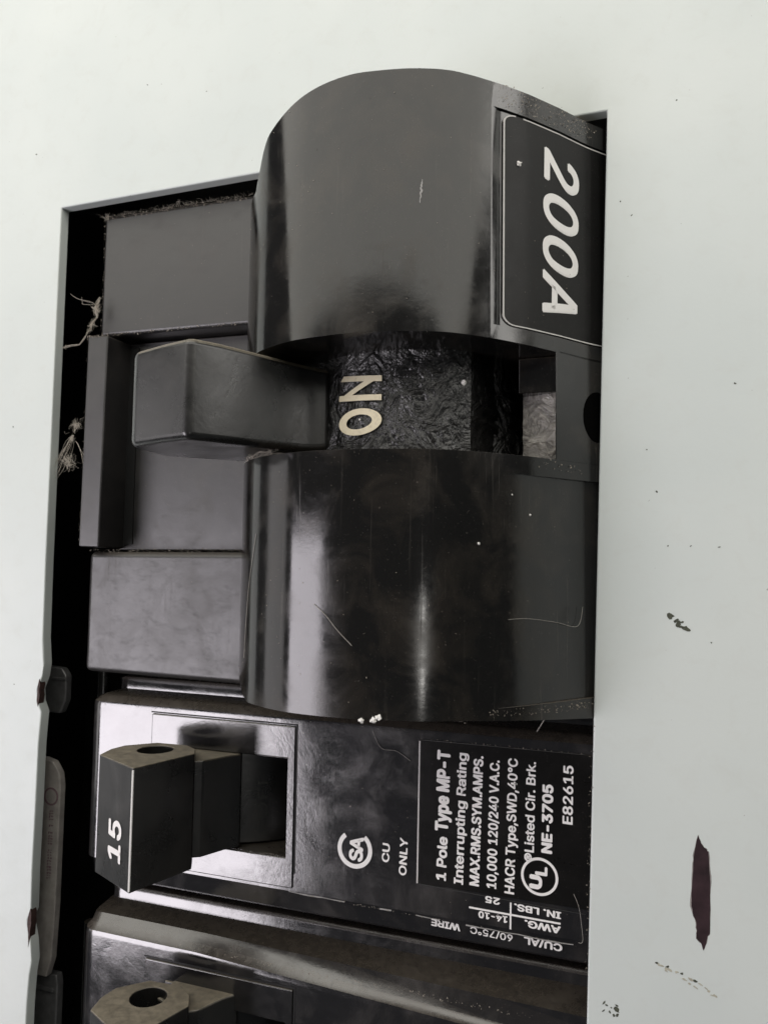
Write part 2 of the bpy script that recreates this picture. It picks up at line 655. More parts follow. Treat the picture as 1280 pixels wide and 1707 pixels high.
its = [((-1.4 + rnd(-.1, .1), -41.2 + rnd(-.2, .2)), .15, .1, 0), ((-.4, -41.45), .18, .1, .2), ((1.0, -41.9), .16, .1, .3), ((2.3, -42.4), .18, .14, 0)]
marks('paint_speck', its, 'smudge', 'few dark flecks above the tan scuff')
its = []
for x, y in [(1.5, 52.6), (-1, 8.5), (.1, 2.6), (2.4, 2.6), (5.2, 2.5), (4.3, -7.6), (-90, 62), (-60, 66), (-92, 20), (-89.5, -18), (7, 20), (-70, 69), (-4.6, 41.8), (-3.4, 40), (-2, 13.2)]:
    its.append(((x, y), rnd(.06, .16), rnd(.05, .1), rnd(0, 3)))
marks('paint_speck', its, 'smudge', 'scattered tiny dark specks on the white paint')

# the metal tray under the cover
tray = MB()
tray.box(-128, 40, -150, 110, -60, -58)
tray.box(-128, -126, -150, 110, -58, -20)
tray.box(38, 40, -150, 110, -58, -20)
tag(tray.build('enclosure', 'void'), kind='structure')

# ------------------------------------------------------------------ main breaker
main = empty('main_breaker', 'large black 200A main breaker with a tall rounded hump and its lever thrown', 'circuit breaker', (-40, 18, -40))
PR = [(-54.3, -30.0), (-54.0, -8.0), (-52.4, -3.0), (-50.3, 2.6), (-48.3, 7.0), (-46.1, 10.5), (-43.5, 13.2), (-40.6, 15.1), (-37.6, 16.4), (-34.7, 17.0), (-31.0, 17.2), (-28.5, 17.0), (-24.7, 16.2),
      (-21.3, 14.85), (-19.1, 13.25), (-16.9, 11.2)]
arcp = catmull(PR[1:], 7)
RAMP = [(-16.45, 10.75), (-15.9, 10.2), (-13.7, 7.75), (-10.9, 4.1), (-8.6, 0.75), (-7.85, -0.25), (-6.2, -2.2), (-5, -2.8), (6, -2.9), (6.2, -30)]


def full_profile():
    return [(-54.3, -30.0)] + arcp + RAMP


def step_profile(d=0.24):
    out = [(-54.3, -30.0)] + arcp
    for i, (x, z) in enumerate(RAMP):
        if i == 0:
            out.append((x - 0.05, z - d * 1.2))
        elif i < 7:
            out.append((x - 0.75 * d, z - 0.65 * d))
        else:
            out.append((x, z))
    return out


def soft_step(d=0.45):
    out = [(-54.3, -30.0)] + arcp
    for i, (x, z) in enumerate(RAMP):
        k = (0.0, 0.05, 0.5)[i] if i < 3 else 1.0
        out.append((x - 0.75 * d * k, z - 0.65 * d * k) if i < 7 else (x, z))
    return out


def ramp_z(x):
    pts = arcp + RAMP
    for (a, za), (b, zb) in zip(pts, pts[1:]):
        if a <= x <= b:
            return za + (zb - za) * (x - a) / (b - a)
    return -3


def yup(x, z):      # lower edge of the upper hump
    return 23.85 - max(0.0, (12 - z)) * 0.02


def ylo(x, z):      # upper edge of the lower hump
    return 11.8


def yend(x, z):     # lower end, corner rounded on the left
    d = max(0.0, -43.2 - x)
    return -15.2 + min(4.5, d * d * 0.22) - (max(0.0, 14 - z) * 0.09 if x > -25 else 0.0)


def ytop(x, z):     # upper end, corner rounded on the left
    d = max(0.0, -30 - x)
    return max(43.5, 51.7 - 0.021 * d * d - 0.5 * max(0.0, -41.8 - x) ** 2)


FP, SP, LPR = full_profile(), step_profile(), soft_step()
hb = MB()
r = lambda P, yf: [(x, (yf if isinstance(yf, (int, float)) else yf(x, z)), z) for x, z in P]
hb.loft([r(FP, yup), r(FP, 24.75 + 0.6), r(SP, 24.75 + 0.6), r(SP, 42.5), r(SP, lambda x, z: min(49.0, ytop(x, z) - .3)), r(FP, lambda x, z: min(49.0, ytop(x, z) - .3)), r(FP, ytop)])
hb.loft([r(FP, yend), r(FP, lambda x, z: max(-14.25, yend(x, z) + .2)), r(LPR, lambda x, z: max(-14.25, yend(x, z) + .2)), r(LPR, -8.0), r(LPR, 9.8), r(FP, 9.8), r(FP, ylo)])
housing = hb.build('housing', 'hump', main, bevel=0.4, seg=3, smooth=26, blimit=28)
br = MB()
bridge = [(x, z) for x, z in RAMP if x >= -10.95]
bp = [(-11.3, -30), (-11.3, 4.6)] + bridge[0:]
br.prism([(x, z) for x, z in bp], 1, 11.6, 24.0)
br.build('slot_bridge', 'hump', main, bevel=0.15)

# shoulder blocks left of the hump
b = MB()
b.prism([(-79.2, 33.5), (-53.2, 33.1), (-53.2, 51.5), (-79.2, 51.9)], 2, -34, -3.0)
b.build('shoulder_block', 'block', main, bevel=0.6, seg=3)
b = MB()
b.prism([(-79.7, -15.9), (-53.2, -16.2), (-53.2, 1.55), (-79.7, 1.45)], 2, -34, -3.0)
b.build('shoulder_block', 'block', main, bevel=0.9, seg=4)
b = MB()
b.prism([(-76.9, 1.75), (-54.15, 1.85), (-54.15, 32.8), (-76.9, 33.1)], 2, -34, -6.4)
b.build('lever_bed', 'block', main, bevel=0.2)
b = MB()
b.prism([(-79.9, 2.1), (-76.3, 2.0), (-76.1, 32.9), (-79.7, 33.1)], 2, -30, -1.0)
b.build('side_rail', 'block', main, bevel=0.3, seg=2)
# black strip on the bed, painting in the shade of a trough by the rail
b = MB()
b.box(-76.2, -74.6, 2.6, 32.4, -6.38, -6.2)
b.build('trough_shade', 'void', main)

# drum carrying ON, inside the slot
dr = MB()
DC = (-29.0, -6.7)
DR = 16.9
rings = []
na = 64
for iy in range(25):
    y = 10.9 + 13.6 * iy / 24
    ring = []
    for ia in range(na + 1):
        a = math.radians(172 - 140 * ia / na)
        k = DR + 0.10 * math.sin(ia * 1.7 + iy * .9) * math.sin(iy * 1.3 + ia * .37)
        x = DC[0] + k * math.cos(a)
        z = DC[1] + k * math.sin(a)
        if x > -21.6:
            z -= 0.5
        if x > -19.6:
            z -= 9.0
        ring.append((x, y, z))
    ring += [(DC[0] + 9.5, y, -20), (DC[0] - 16, y, -20)]
    rings.append(ring)
dr.loft(rings)
drum = dr.build('drum', 'grease', main, smooth=50)


def on_drum(q, proud):
    v = Vector((q[0] - DC[0], q[2] - DC[1]))
    v = v.normalized() * (DR + 0.22 + proud)
    return (DC[0] + v.x, q[1], DC[1] + v.y)


def drum_pt(x, y):
    return (x, y, DC[1] + math.sqrt(DR ** 2 - (x - DC[0]) ** 2))


# O and N as raised painted letters, reading upward
on = MB()
ow = []
for i in range(48):
    a = 2 * math.pi * i / 48
    ow.append((math.cos(a), math.sin(a)))
vs, fs = [], []
OC = (-31.75, 15.95)
for k, (rx, ry) in enumerate(((2.5, 1.5), (1.5, .82))):
    for c, s in ow:
        for pr in (0.0, 0.06):
            vs.append(on_drum((OC[0] + rx * c, OC[1] + ry * s + 0.1 * c, 8), pr))
for i in range(48):
    j = (i + 1) % 48
    fs += [(2 * i + 1, 2 * j + 1, 96 + 2 * j + 1, 96 + 2 * i + 1), (2 * i, 2 * j, 2 * j + 1, 2 * i + 1), (96 + 2 * i, 96 + 2 * i + 1, 96 + 2 * j + 1, 96 + 2 * j)]
on.add(vs, fs)
on.build('letter', 'cream_ink', drum, merge=False)
nl = MB()


def drum_poly(mb, pts, pr=0.16):
    # a polygon in drum x/y cut in strips along x so that it follows the curve
    xs = sorted(set([p[0] for p in pts]))
    lo, hi = xs[0], xs[-1]
    n = 12
    vs, fs = [], []

    def span(x):
        ys = []
        for i in range(len(pts)):
            (xa, ya), (xb, yb) = pts[i], pts[(i + 1) % len(pts)]
            if min(xa, xb) - 1e-9 <= x <= max(xa, xb) + 1e-9 and abs(xa - xb) > 1e-9:
                ys.append(ya + (yb - ya) * (x - xa) / (xb - xa))
        return (min(ys), max(ys)) if ys else (0, 0)
    for k in range(n + 1):
        x = lo + (hi - lo) * (k / n)
        x = min(max(x, lo + 1e-6), hi - 1e-6)
        a, c = span(x)
        for y in (a, c):
            for p_ in (0.0, pr):
                vs.append(on_drum((x, y, 8), p_))
    for k in range(n):
        o = 4 * k
        fs += [(o + 1, o + 3, o + 7, o + 5), (o, o + 1, o + 5, o + 4), (o + 2, o + 6, o + 7, o + 3)]
    fs += [(0, 2, 3, 1), (4 * n, 4 * n + 1, 4 * n + 3, 4 * n + 2)]
    mb.add(vs, fs)


drum_poly(nl, [(-34.1, 20.75), (-29.3, 20.3), (-29.3, 20.95), (-33.9, 21.35)], .06)
drum_poly(nl, [(-34.3, 18.5), (-29.3, 18.2), (-29.3, 18.85), (-34.3, 19.15)], .065)
drum_poly(nl, [(-34.2, 18.75), (-33.1, 18.75), (-29.5, 20.75), (-30.6, 20.8)], .07)
nl.build('letter', 'cream_ink', drum, merge=False)

# floor of the slot at its far end
b = MB()
pts = []
rings = []
for iy in range(17):
    y = 11.9 + 11.5 * iy / 16
    ring = []
    for ix in range(9):
        x = -15.4 + 4.2 * ix / 8
        ring.append((x, y, 1.2 + 1.5 * ix / 8 + rnd(-.25, .25)))
    rings.append(ring)
b.loft(rings, closed=False, caps=False)
b.build('slot_floor', 'grey_grease', main, smooth=60)
b = MB()
b.box(-15.6, -11.2, 19.6, 23.6, 1.0, 3.2)
b.build('slot_block', 'hump', main, bevel=0.15)
b = MB()
b.box(-21, -15.5, 11.9, 23.6, -12, -10)
b.build('slot_pit', 'void', main)

# main lever
lv = MB()
A_, B_ = (-45.7, 23.0), (-54.6, 20.2)
LP = [(-56.4, 12.0), (-55.6, 19.0), B_, (-50, 21.85), A_, (-43.9, 20.4), (-41.9, 16.6), (-40.2, 13.5), (-38.7, 10.7), (-37.4, 9.3), (-36.3, 8.5), (-37.2, 6.0), (-44, 2.0), (-50, 6.0)]


def lw(x, z, top):
    t = min(1, max(0, (x + 46) / 10.5))
    k = 0.75 * t * t
    return 23.2 - k if top else 12.6 + k


lv.loft([[(x, lw(x, z, False), z) for x, z in LP], [(x, lw(x, z, True), z) for x, z in LP]])
lever = lv.build('lever', 'lever', main, bevel=0.95, seg=4, blimit=25, smooth=60)

# 200A label on the ramp
P0 = Vector((-16.45, 0, 10.75))
rs = Vector((-8.9, 0, 0.75)) - P0
rdir = rs.normalized()
rn = Vector((-rdir.z, 0, rdir.x))
if rn.z < 0:
    rn = -rn


def on_ramp(q, proud=0.0, d=-0.19):
    x = q[0]
    x = min(max(x, -17.0), -5.4)
    z = ramp_z(max(x, -16.4))
    return (q[0] + rn.x * (d + proud), q[1], z + rn.z * (d + proud))


def ramp_sheet(name, mat, x0, x1, y0, y1, r, proud, parent, ring=None, n=14):
    """a thin rounded sheet (or, with ring, a rounded outline) that follows the ramp"""
    def outline(ins):
        rr = max(r - ins, 0.05)
        out = []
        for (cx_, cy_, a0) in ((x0 + ins + rr, y1 - ins - rr, 90), (x0 + ins + rr, y0 + ins + rr, 180)):
            for k in range(7):
                a = math.radians(a0 + 90 * k / 6)
                out.append((cx_ + rr * math.cos(a), cy_ + rr * math.sin(a)))
        lower = [(x0 + r + (x1 - x0 - r) * k / n, y0 + ins) for k in range(1, n + 1)]
        upper = [(x1 - (x1 - x0 - r) * k / n, y1 - ins) for k in range(0, n)]
        return out + lower + upper
    mb = MB()
    if ring is None:
        # strips across the sheet
        m = 24
        vs, fs = [], []
        for k in range(m + 1):
            x = x0 + (x1 - x0) * (k / m) ** 1.3
            e = max(0.0, r - (x - x0))
            ins = r - math.sqrt(max(r * r - e * e, 0))
            for y in (y0 + ins, y1 - ins):
                for p in (0.0, proud):
                    vs.append(on_ramp((x, y), p))
        for k in range(m):
            o = 4 * k
            fs += [(o + 1, o + 3, o + 7, o + 5), (o, o + 1, o + 5, o + 4), (o + 2, o + 6, o + 7, o + 3)]
        fs += [(0, 2, 3, 1)]
        mb.add(vs, fs)
    else:
        a, b_ = outline(0.0), outline(ring)
        n_ = len(a)
        vs = [on_ramp(p, proud) for p in a] + [on_ramp(p, proud) for p in b_] + [on_ramp(p, 0.0) for p in a] + [on_ramp(p, 0.0) for p in b_]
        fs = []
        for i in range(n_ - 1):
            fs += [(i, i + 1, n_ + i + 1, n_ + i), (i, 2 * n_ + i, 2 * n_ + i + 1, i + 1), (n_ + i, n_ + i + 1, 3 * n_ + i + 1, 3 * n_ + i)]
        mb.add(vs, fs)
    return mb.build(name, mat, parent, merge=False, smooth=30)


lab = ramp_sheet('rating_label', 'label', -15.95, -5.6, 25.55, 48.75, 1.1, 0.10, main)
ramp_sheet('label_edge_glint', 'edge_glint', -15.95, -5.6, 25.55, 48.75, 1.1, 0.14, lab, ring=0.13)  # pale outline paints the label edge catching light
lettering('lettering', '200A', (-12.2, 46.4, 5.6), (-12.4, 28.0, 5.8), (0.62, 0, -0.78), 7.0, 'white_ink', lab, shear=0.2, bold=0.008, proud=0.02, space=1.05,
          curve=lambda q, p: on_ramp((q.x, q.y), 0.11 + p))
# flat black disc painting the dark of a screw hole half under the cover
sh = MB()
vs, fs = [], []
for i in range(28):
    a = 2 * math.pi * i / 28
    vs.append(on_ramp((-7.35 + 1.35 * math.cos(a), 17.2 + 2.9 * math.sin(a)), 0.22))
sh.add(vs, [tuple(range(28))])
sh.build('screw_hole_disc', 'hole', main)

# ------------------------------------------------------------------ small single pole breaker
def make_body(t, skew=None):
    body = MB()
    prof = [(-17.0, -34), (-17.0, -10.2), (-17.25, -9.2), (-17.7, -8.85), (-18.9, -8.7), (-19.05, -4.9), (-19.3, -4.1), (-20.0, -3.15), (-20.6, -3.0), (-41.75, -3.0), (-41.9, -3.35),
            (-42.1, -4.0), (-43.0, -4.12), (-44.5, -4.3), (-44.95, -4.9), (-45.05, -34)]
    rings = []
    for x, d in [(-79.0, 4.5), (-78.95, 2.6), (-78.6, 1.4), (-78.0, .55), (-77.2, .12), (-76.2, 0), (-60, 0), (-40, 0), (-20, 0), (10, 0)]:
        ring = []
        for k, (y, z) in enumerate(prof):
            zz = z - d * (1 if z > -9 else 0.4 if z > -20 else 0)
            sk = skew(x) * (0.35 if k == 5 else 1.0) if skew and k >= 5 else 0.0
            ring.append((x, y - sk + (-.5 if y > -19.5 else 0) * min(1, d), zz))
        rings.append(ring)
    body.loft(rings)
    o = body.build('body', 'case', t)
    # the opening the lever swings in, cut through the face
    k = MB()
    k.box(-63.4, -46.45, -37.55, -25.15, -16, 2)
    cut = k.build('cut', 'void', t)
    mod = o.modifiers.new('cut', 'BOOLEAN')
    mod.operation = 'DIFFERENCE'
    mod.solver = 'EXACT'
    mod.object = cut
    dg = bpy.context.evaluated_depsgraph_get()
    me = bpy.data.meshes.new_from_object(o.evaluated_get(dg))
    o.modifiers.clear()
    o.data = me
    me.name = 'body'
    me.shade_smooth()
    me.set_sharp_from_angle(angle=math.radians(35))
    bpy.data.objects.remove(cut)
    wn = o.modifiers.new('normals', 'WEIGHTED_NORMAL')
    wn.mode = 'FACE_AREA'
    wn.weight = 100
    wn.keep_sharp = True
    return o


def make_small():
    t = empty('single_pole_breaker', 'black single pole breaker with 15 in white on its lever', 'circuit breaker', (-40, -31, -40), 'small single pole breakers')
    make_body(t)
    # raised frame round the lever
    bz = MB()
    o = [(-67.5, -41.35), (-45.45, -41.35), (-45.45, -20.95), (-67.5, -20.95)]
    i_ = [(-63.5, -37.6), (-46.4, -37.6), (-46.4, -25.1), (-63.5, -25.1)]
    vs = [(x, y, z) for z in (-3.2, -2.72) for x, y in o] + [(x, y, z) for z in (-3.2, -2.72) for x, y in i_]
    fs = []
    for k in range(4):
        j = (k + 1) % 4
        fs += [(4 + k, 4 + j, 12 + j, 12 + k), (k, 8 + k, 8 + j, j), (k, j, 4 + j, 4 + k), (8 + k, 12 + k, 12 + j, 8 + j)]
    bz.add(vs, fs)
    bz.build('lever_frame', 'case', t, bevel=0.16, seg=2)
    # seam line round the frame
    sm = MB()
    sm.box(-45.35, -45.15, -39.5, -20.8, -3.02, -2.94)
    sm.box(-67.75, -45.15, -20.85, -20.68, -3.02, -2.94)
    sm.build('seam', 'void', t)
    # drum
    d = MB()
    c, R_ = (-62.0, -19.6), 17.2
    ring_p = []
    for k in range(33):
        a = math.radians(12 + 85 * k / 32)
        ring_p.append((c[0] + R_ * math.cos(a), c[1] + R_ * math.sin(a)))
    d.prism(ring_p + [(c[0] - 2, -24), (c[0] + 14, -24)], 1, -37.3, -25.35)
    drum_ = d.build('drum', 'lever', t, smooth=30, bevel=0.15)

    def dcurve(q, p):
        v = Vector((q[0] - c[0], q[2] - c[1])).normalized() * (R_ + 0.05 + p)
        return (c[0] + v.x, q[1], c[1] + v.y)
    lettering('lettering', 'OFF', (-49.2, -34.2, -4), (-49.2, -28.2, -4), (-1, 0, .8), 2.2, 'dull_ink', drum_, proud=0.02, curve=lambda q, p: dcurve(q, p))
    # lever: neck and broad head with a tie hole through it
    nk = MB()
    nk.prism([(-63.0, -4), (-62.4, 1.5), (-57.6, 3.0), (-56.0, 1.9), (-54.6, -1.4), (-53.3, -3.2), (-56, -5)], 1, -37.35, -25.2)
    neck = nk.build('lever_neck', 'lever', t, bevel=0.25)
    hp = [(-58.9, 12.3), (-66.9, 8.5), (-67.6, 5.6), (-67.3, 3.3), (-64.4, 0.2), (-59.8, -0.1), (-57.6, 1.4), (-56.4, 3.4)]
    hc, hr = (-62.2, 3.55), 2.25
    hd = MB()
    n = 40
    circ = [(hc[0] + hr * math.cos(2 * math.pi * k / n), hc[1] + hr * math.sin(2 * math.pi * k / n)) for k in range(n)]

    def hit(a):      # radial point of the outline
        dxy = (math.cos(a), math.sin(a))
        best = None
        for i in range(len(hp)):
            p, q = hp[i], hp[(i + 1) % len(hp)]
            ex, ey = q[0] - p[0], q[1] - p[1]
            den = dxy[0] * ey - dxy[1] * ex
            if abs(den) < 1e-9:
                continue
            tt = ((p[0] - hc[0]) * ey - (p[1] - hc[1]) * ex) / den
            uu = ((p[0] - hc[0]) * dxy[1] - (p[1] - hc[1]) * dxy[0]) / den
            if tt > 0 and -1e-6 <= uu <= 1 + 1e-6:
                best = tt if best is None else max(best, tt)
        return (hc[0] + dxy[0] * best, hc[1] + dxy[1] * best)
    angs = sorted(set([2 * math.pi * k / n for k in range(n)] + [math.atan2(p[1] - hc[1], p[0] - hc[0]) % (2 * math.pi) for p in hp]))
    outl = [hit(a) for a in angs]
    circ = [(hc[0] + hr * math.cos(a), hc[1] + hr * math.sin(a)) for a in angs]
    y0, y1 = -38.35, -24.05
    nn = len(angs)
    rr = [[(x, y1, z) for x, z in circ], [(x, y1, z) for x, z in outl], [(x, y0, z) for x, z in outl], [(x, y0, z) for x, z in circ], [(x, y1, z) for x, z in circ]]
    hd.loft(rr, caps=False)
    head = hd.build('lever_head', 'lever', t, bevel=0.14, seg=2, smooth=28, blimit=40)
    fn = Vector((-3.8, 0, 8.0)).normalized()
    fa, fb = Vector((-58.9, 0, 12.3)), Vector((-66.9, 0, 8.5))
    mid = fa + (fb - fa) * 0.30
    o15 = fa + (fb - fa) * 0.27
    top = fa + (fb - fa) * 0.70
    lettering('lettering', '15', (o15.x, -35.5, o15.z), (o15.x, -31.0, o15.z), (fb - fa), 4.3, 'white_ink', head, bold=0.014, proud=0.05)
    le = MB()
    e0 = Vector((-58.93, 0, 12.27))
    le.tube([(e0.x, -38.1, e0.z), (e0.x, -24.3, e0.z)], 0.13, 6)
    le.build('edge_line', M['white_ink'], head)  # thin white line along the front edge of the head
    return t, head


small, head15 = make_small()


def small_print(t):
    Z = -2.99
    lb = MB()
    lb.box(-28.55, 8, -38.2, -21.1, -3.3, -2.86)
    label = lb.build('ratings_label', 'label', t, bevel=0.08)
    wl = MB()
    lines(wl, (-28.62, -21.3), (-28.75, -38.2), 0.17, -2.9, 0.06)
    wl.build('edge_line', 'edge_glint', t)  # bevel highlight painted as a pale line down the label's left edge
    wl = MB()
    lines(wl, (-28.4, -21.15), (-9.0, -21.1), 0.07, -2.9, 0.05)
    lines(wl, (-28.5, -38.3), (-9.0, -38.75), 0.06, -2.99, 0.05)
    wl.build('edge_line', 'dull_ink', t)
    wl = MB()
    pts = [(-46 + i * 1.55, -41.85 - 0.02 * i + rnd(-.05, .05)) for i in range(25)]
    for a, c in zip(pts, pts[1:]):
        if random.random() < 0.8:
            lines(wl, a, c, rnd(.05, .16), -3.08, 0.09)
    wl.build('edge_line', 'wear_glint', t)
    L = -2.86

    def line(body, x, ya, yb, cap, par=label, z=L, bold=0.012, dxs=0.55, dx0=0.0):
        # reads upward: start at the lower end ya, letter tops to the left
        lettering('lettering', body, (x + dx0, ya, z), (x + dxs + dx0, yb, z), (-1, 0, 0), cap, 'white_ink', par, bold=bold, proud=0.03)
    def row(body, xa, ya, xb, yb, cap, bold=0.022):
        lettering('lettering', body, (xa, ya, L), (xb, yb, L), (-1, 0, 0), cap, 'white_ink', label, bold=bold, proud=0.03)
    row('1 Pole', -25.22, -37.35, -25.05, -32.4, 1.6)
    row('Type MP-T', -25.05, -31.6, -24.8, -22.25, 2.05, bold=0.034)
    row('Interrupting Rating', -23.1, -37.5, -22.75, -22.3, 1.5, bold=0.014)
    row('MAX.RMS.SYM.AMPS.', -21.2, -37.4, -20.75, -22.45, 1.5, bold=0.022)
    row('10,000 120/240 V.A.C.', -19.15, -37.4, -18.8, -22.75, 1.5, bold=0.018)
    row('HACR Type,SWD,40\u00b0C', -17.05, -37.7, -16.65, -22.35, 1.5, bold=0.014)
    row('\u00aeListed Cir. Brk.', -14.8, -33.75, -14.55, -22.5, 1.45, bold=0.01)
    row('NE-3705', -12.75, -32.5, -12.6, -24.95, 1.55, bold=0.03)
    row('E82615', -10.42, -29.0, -10.3, -22.55, 1.5, bold=0.012)
    ul = MB()
    C_ = (-14.1, -35.3)
    arc(ul, C_, 1.82, 2.12, 0, 360, L + 0.005, 0.05, 56)
    ul.build('listing_mark', 'white_ink', label, merge=False)
    lettering('lettering', 'U', (-13.95, -36.6, L), (-13.9, -35.35, L), (-1, 0, 0), 1.75, 'white_ink', label, bold=0.04, proud=0.03)
    lettering('lettering', 'L', (-13.3, -35.05, L), (-13.28, -34.25, L), (-1, 0, 0), 1.75, 'white_ink', label, bold=0.03, proud=0.03)
    # round mark on the body: an arc open at the top with S and A inside
    cm = MB()
    C2 = (-36.95, -35.35)
    arc(cm, C2, 1.78, 2.32, 128, 412, Z, 0.05, 56)
    cm.build('approval_mark', 'white_ink', t, merge=False)
    lettering('lettering', 'SA', (-36.0, -36.7, Z), (-35.85, -33.9, Z), (-1, 0, 0), 2.35, 'white_ink', t, bold=0.022, proud=0.03, space=0.9)
    lettering('lettering', 'CU', (-32.45, -36.3, Z), (-32.35, -34.15, Z), (-1, 0, 0), 1.25, 'white_ink', t, bold=0.014, proud=0.03)
    lettering('lettering', 'ONLY', (-30.2, -37.55, Z), (-30.05, -33.2, Z), (-1, 0, 0), 1.3, 'white_ink', t, bold=0.012, proud=0.03)

    # upside-down lines: reading direction -x, letter tops down
    def down(body, xa, xb, y, cap, z=Z, bold=0.024, slope=0.03, proud=0.03):
        lettering('lettering', body, (xa, y, z), (xb, y + slope * (xa - xb), z), (0, -1, 0), cap, 'white_ink', t, bold=bold, proud=proud)
    down('IN. LBS.', -11.75, -16.95, -38.95, 1.0)
    down('25', -18.75, -20.35, -38.5, 1.0)
    down('AWG.', -11.8, -15.75, -40.55, 1.05)
    down('14-10', -17.85, -21.15, -40.4, 1.0)
    rl = MB()
    lines(rl, (-11.75, -40.2), (-22.35, -40.05), 0.2, Z, 0.05)
    lines(rl, (-17.42, -38.75), (-17.45, -41.75), 0.2, Z, 0.055)
    rl.build('printed_rule', 'white_ink', t, merge=False)
    zz = -4.05
    down('CU/AL', -11.75, -16.0, -42.95, 1.05, z=zz)
    down('60/75\u00b0C', -17.4, -22.4, -42.85, 1.05, z=zz, bold=0.008)
    down('WIRE', -23.7, -27.2, -42.7, 1.05, z=zz)


small_print(small)


def copy_tree(o, parent=None):
    c = o.copy()
    link(c)
    if parent is not None:
        c.parent = parent
    for ch in [x for x in list(bpy.data.objects) if x.parent == o]:
        copy_tree(ch, c)
    return c


low = copy_tree(small)
low.location = W(-40 + 0.9, -31 - 30.0, -40 + 1.0)
for ch in [o for o in list(bpy.data.objects) if o.parent == low]:
    kind_ = ch.name.split('.')[0]
    if kind_ == 'body':
        bpy.data.objects.remove(ch)
    elif kind_ not in ('drum', 'lever_neck', 'lever_head'):
        ch.location.z -= (2.2 if kind_ in ('lever_frame', 'seam') else 3.6) * S
# nothing of its print can be read in the photograph: leave the lower breaker unmarked
for o in list(bpy.data.objects):
    a_ = o
    while a_.parent is not None:
        a_ = a_.parent
    if a_ == low and o.name.split('.')[0] in ('lettering', 'listing_mark', 'approval_mark', 'printed_rule'):
        bpy.data.objects.remove(o)
tmp_root = empty('tmp', loc=(-40, -31, -40))
own = make_body(tmp_root, lambda x: max(1.2, 1.6 + (x + 53) * 0.047))
own.parent = low
bpy.data.objects.remove(tmp_root)
low['label'] = 'dusty black breaker below the one marked 15, only its lever end in view'

# ------------------------------------------------------------------ things behind the left cut edge
st = empty('printed_strip', 'off-white plastic strip with faded purple print behind the left edge of the opening', 'wiring strip', (-86, -40, -6))
b = MB()
ol = [(-90, -60.2), (-85.1, -60.2), (-84.3, -57.6), (-84.0, -50), (-83.95, -33), (-84.3, -31.1), (-85.5, -29.6), (-87.2, -29.2), (-90, -29.2)]
b.prism(ol, 2, -5.2, -4.0)
b.build('strip', 'sleeve', st, bevel=0.2)
b = MB()
arc(b, (-85.55, -34.6), 1.05, 1.3, 0, 360, -3.99, 0.04, 30)
b.build('ring_mark', 'purple_ink', st, merge=False)
b = MB()
y = -36.6
while y > -46.5:
    hgt = rnd(.12, .34)
    x0_ = -85.7 + rnd(-.05, .05)
    b.box(x0_, x0_ + rnd(.1, .2), y - hgt, y, -3.99, -3.95)
    b.box(x0_ + rnd(.3, .5), x0_ + rnd(.55, .75), y - hgt * rnd(.3, 1), y, -3.985, -3.955)
    if random.random() < .6:
        b.box(x0_, x0_ + .7, y - hgt * .3, y, -3.98, -3.96)
    y -= hgt + rnd(.1, .22)
    if random.random() < .13:
        y -= .5
b.build('faded_print', 'purple_ink', st, merge=False)
br_ = empty('zinc_bracket', 'small grey metal bracket deep behind the left edge below the printed strip', 'bracket', (-86, -66, -8))
b = MB()
b.prism([(-90, -110), (-84.6, -110), (-84.4, -62), (-84.7, -60.6), (-90, -60.6)], 2, -7.0, -5.6)
b.build('plate', 'zinc', br_, bevel=0.25)
b = MB()
b.box(-90, -84.8, -62.9, -62.3, -5.59, -5.2)
b.build('rib', 'zinc', br_, bevel=0.1)
bk = empty('zinc_tab', 'grey metal tab behind the nicked part of the left edge', 'bracket', (-85, -19, -7))
b = MB()
b.prism([(-90, -23.0), (-86.4, -23.0), (-85.5, -21.0), (-85.5, -17.4), (-86.4, -16.2), (-90, -16.0)], 2, -7.4, -6.0)
b.build('plate', 'zinc', bk, bevel=0.3)
b = MB()
b.box(-88, -85.4, -17.95, -17.6, -5.99, -5.75)
b.build('rib', 'zinc', bk, bevel=0.08)
b = MB()
b.tube([(-81.9, -62 - 8 * k, -9.5) for k in range(-1, 6)], 1.1, 14)
tag(b.build('black_cable', 'rod'), 'glossy black cable standing in the gap beside the lowest breaker', 'cable')
b = MB()
b.tube([(-82.2, -26 + 2.5 * k, -10.5) for k in range(0, 5)], .9, 12)
tag(b.build('black_cable', 'rod'), 'short black cable deep in the gap beside the shoulder of the large breaker', 'cable')
# rust and tarnish on the nicked edge
for pts, lab_ in (([(-84.7, -48.9), (-84.45, -49.5), (-84.5, -50.2), (-84.4, -50.9), (-84.55, -51.6), (-84.6, -52.9), (-84.8, -54.2), (-84.9, -52.4), (-85.15, -51.1), (-85.05, -50.1), (-84.9, -49.5)], 'rusty brown nick in the cut edge'),
                  ([(-84.9, -16.9), (-84.7, -17.8), (-84.85, -18.6), (-84.7, -19.3), (-84.85, -20.2), (-85.0, -20.9), (-85.25, -20.0), (-85.15, -18.9), (-85.2, -18.1)], 'dark tarnished nick in the cut edge')):
    mb = MB()
    mb.prism(pts, 2, -1.0, 0.05)
    o = mb.build('edge_nick', 'rust', cover, bevel=0.03)
    o['label'] = lab_

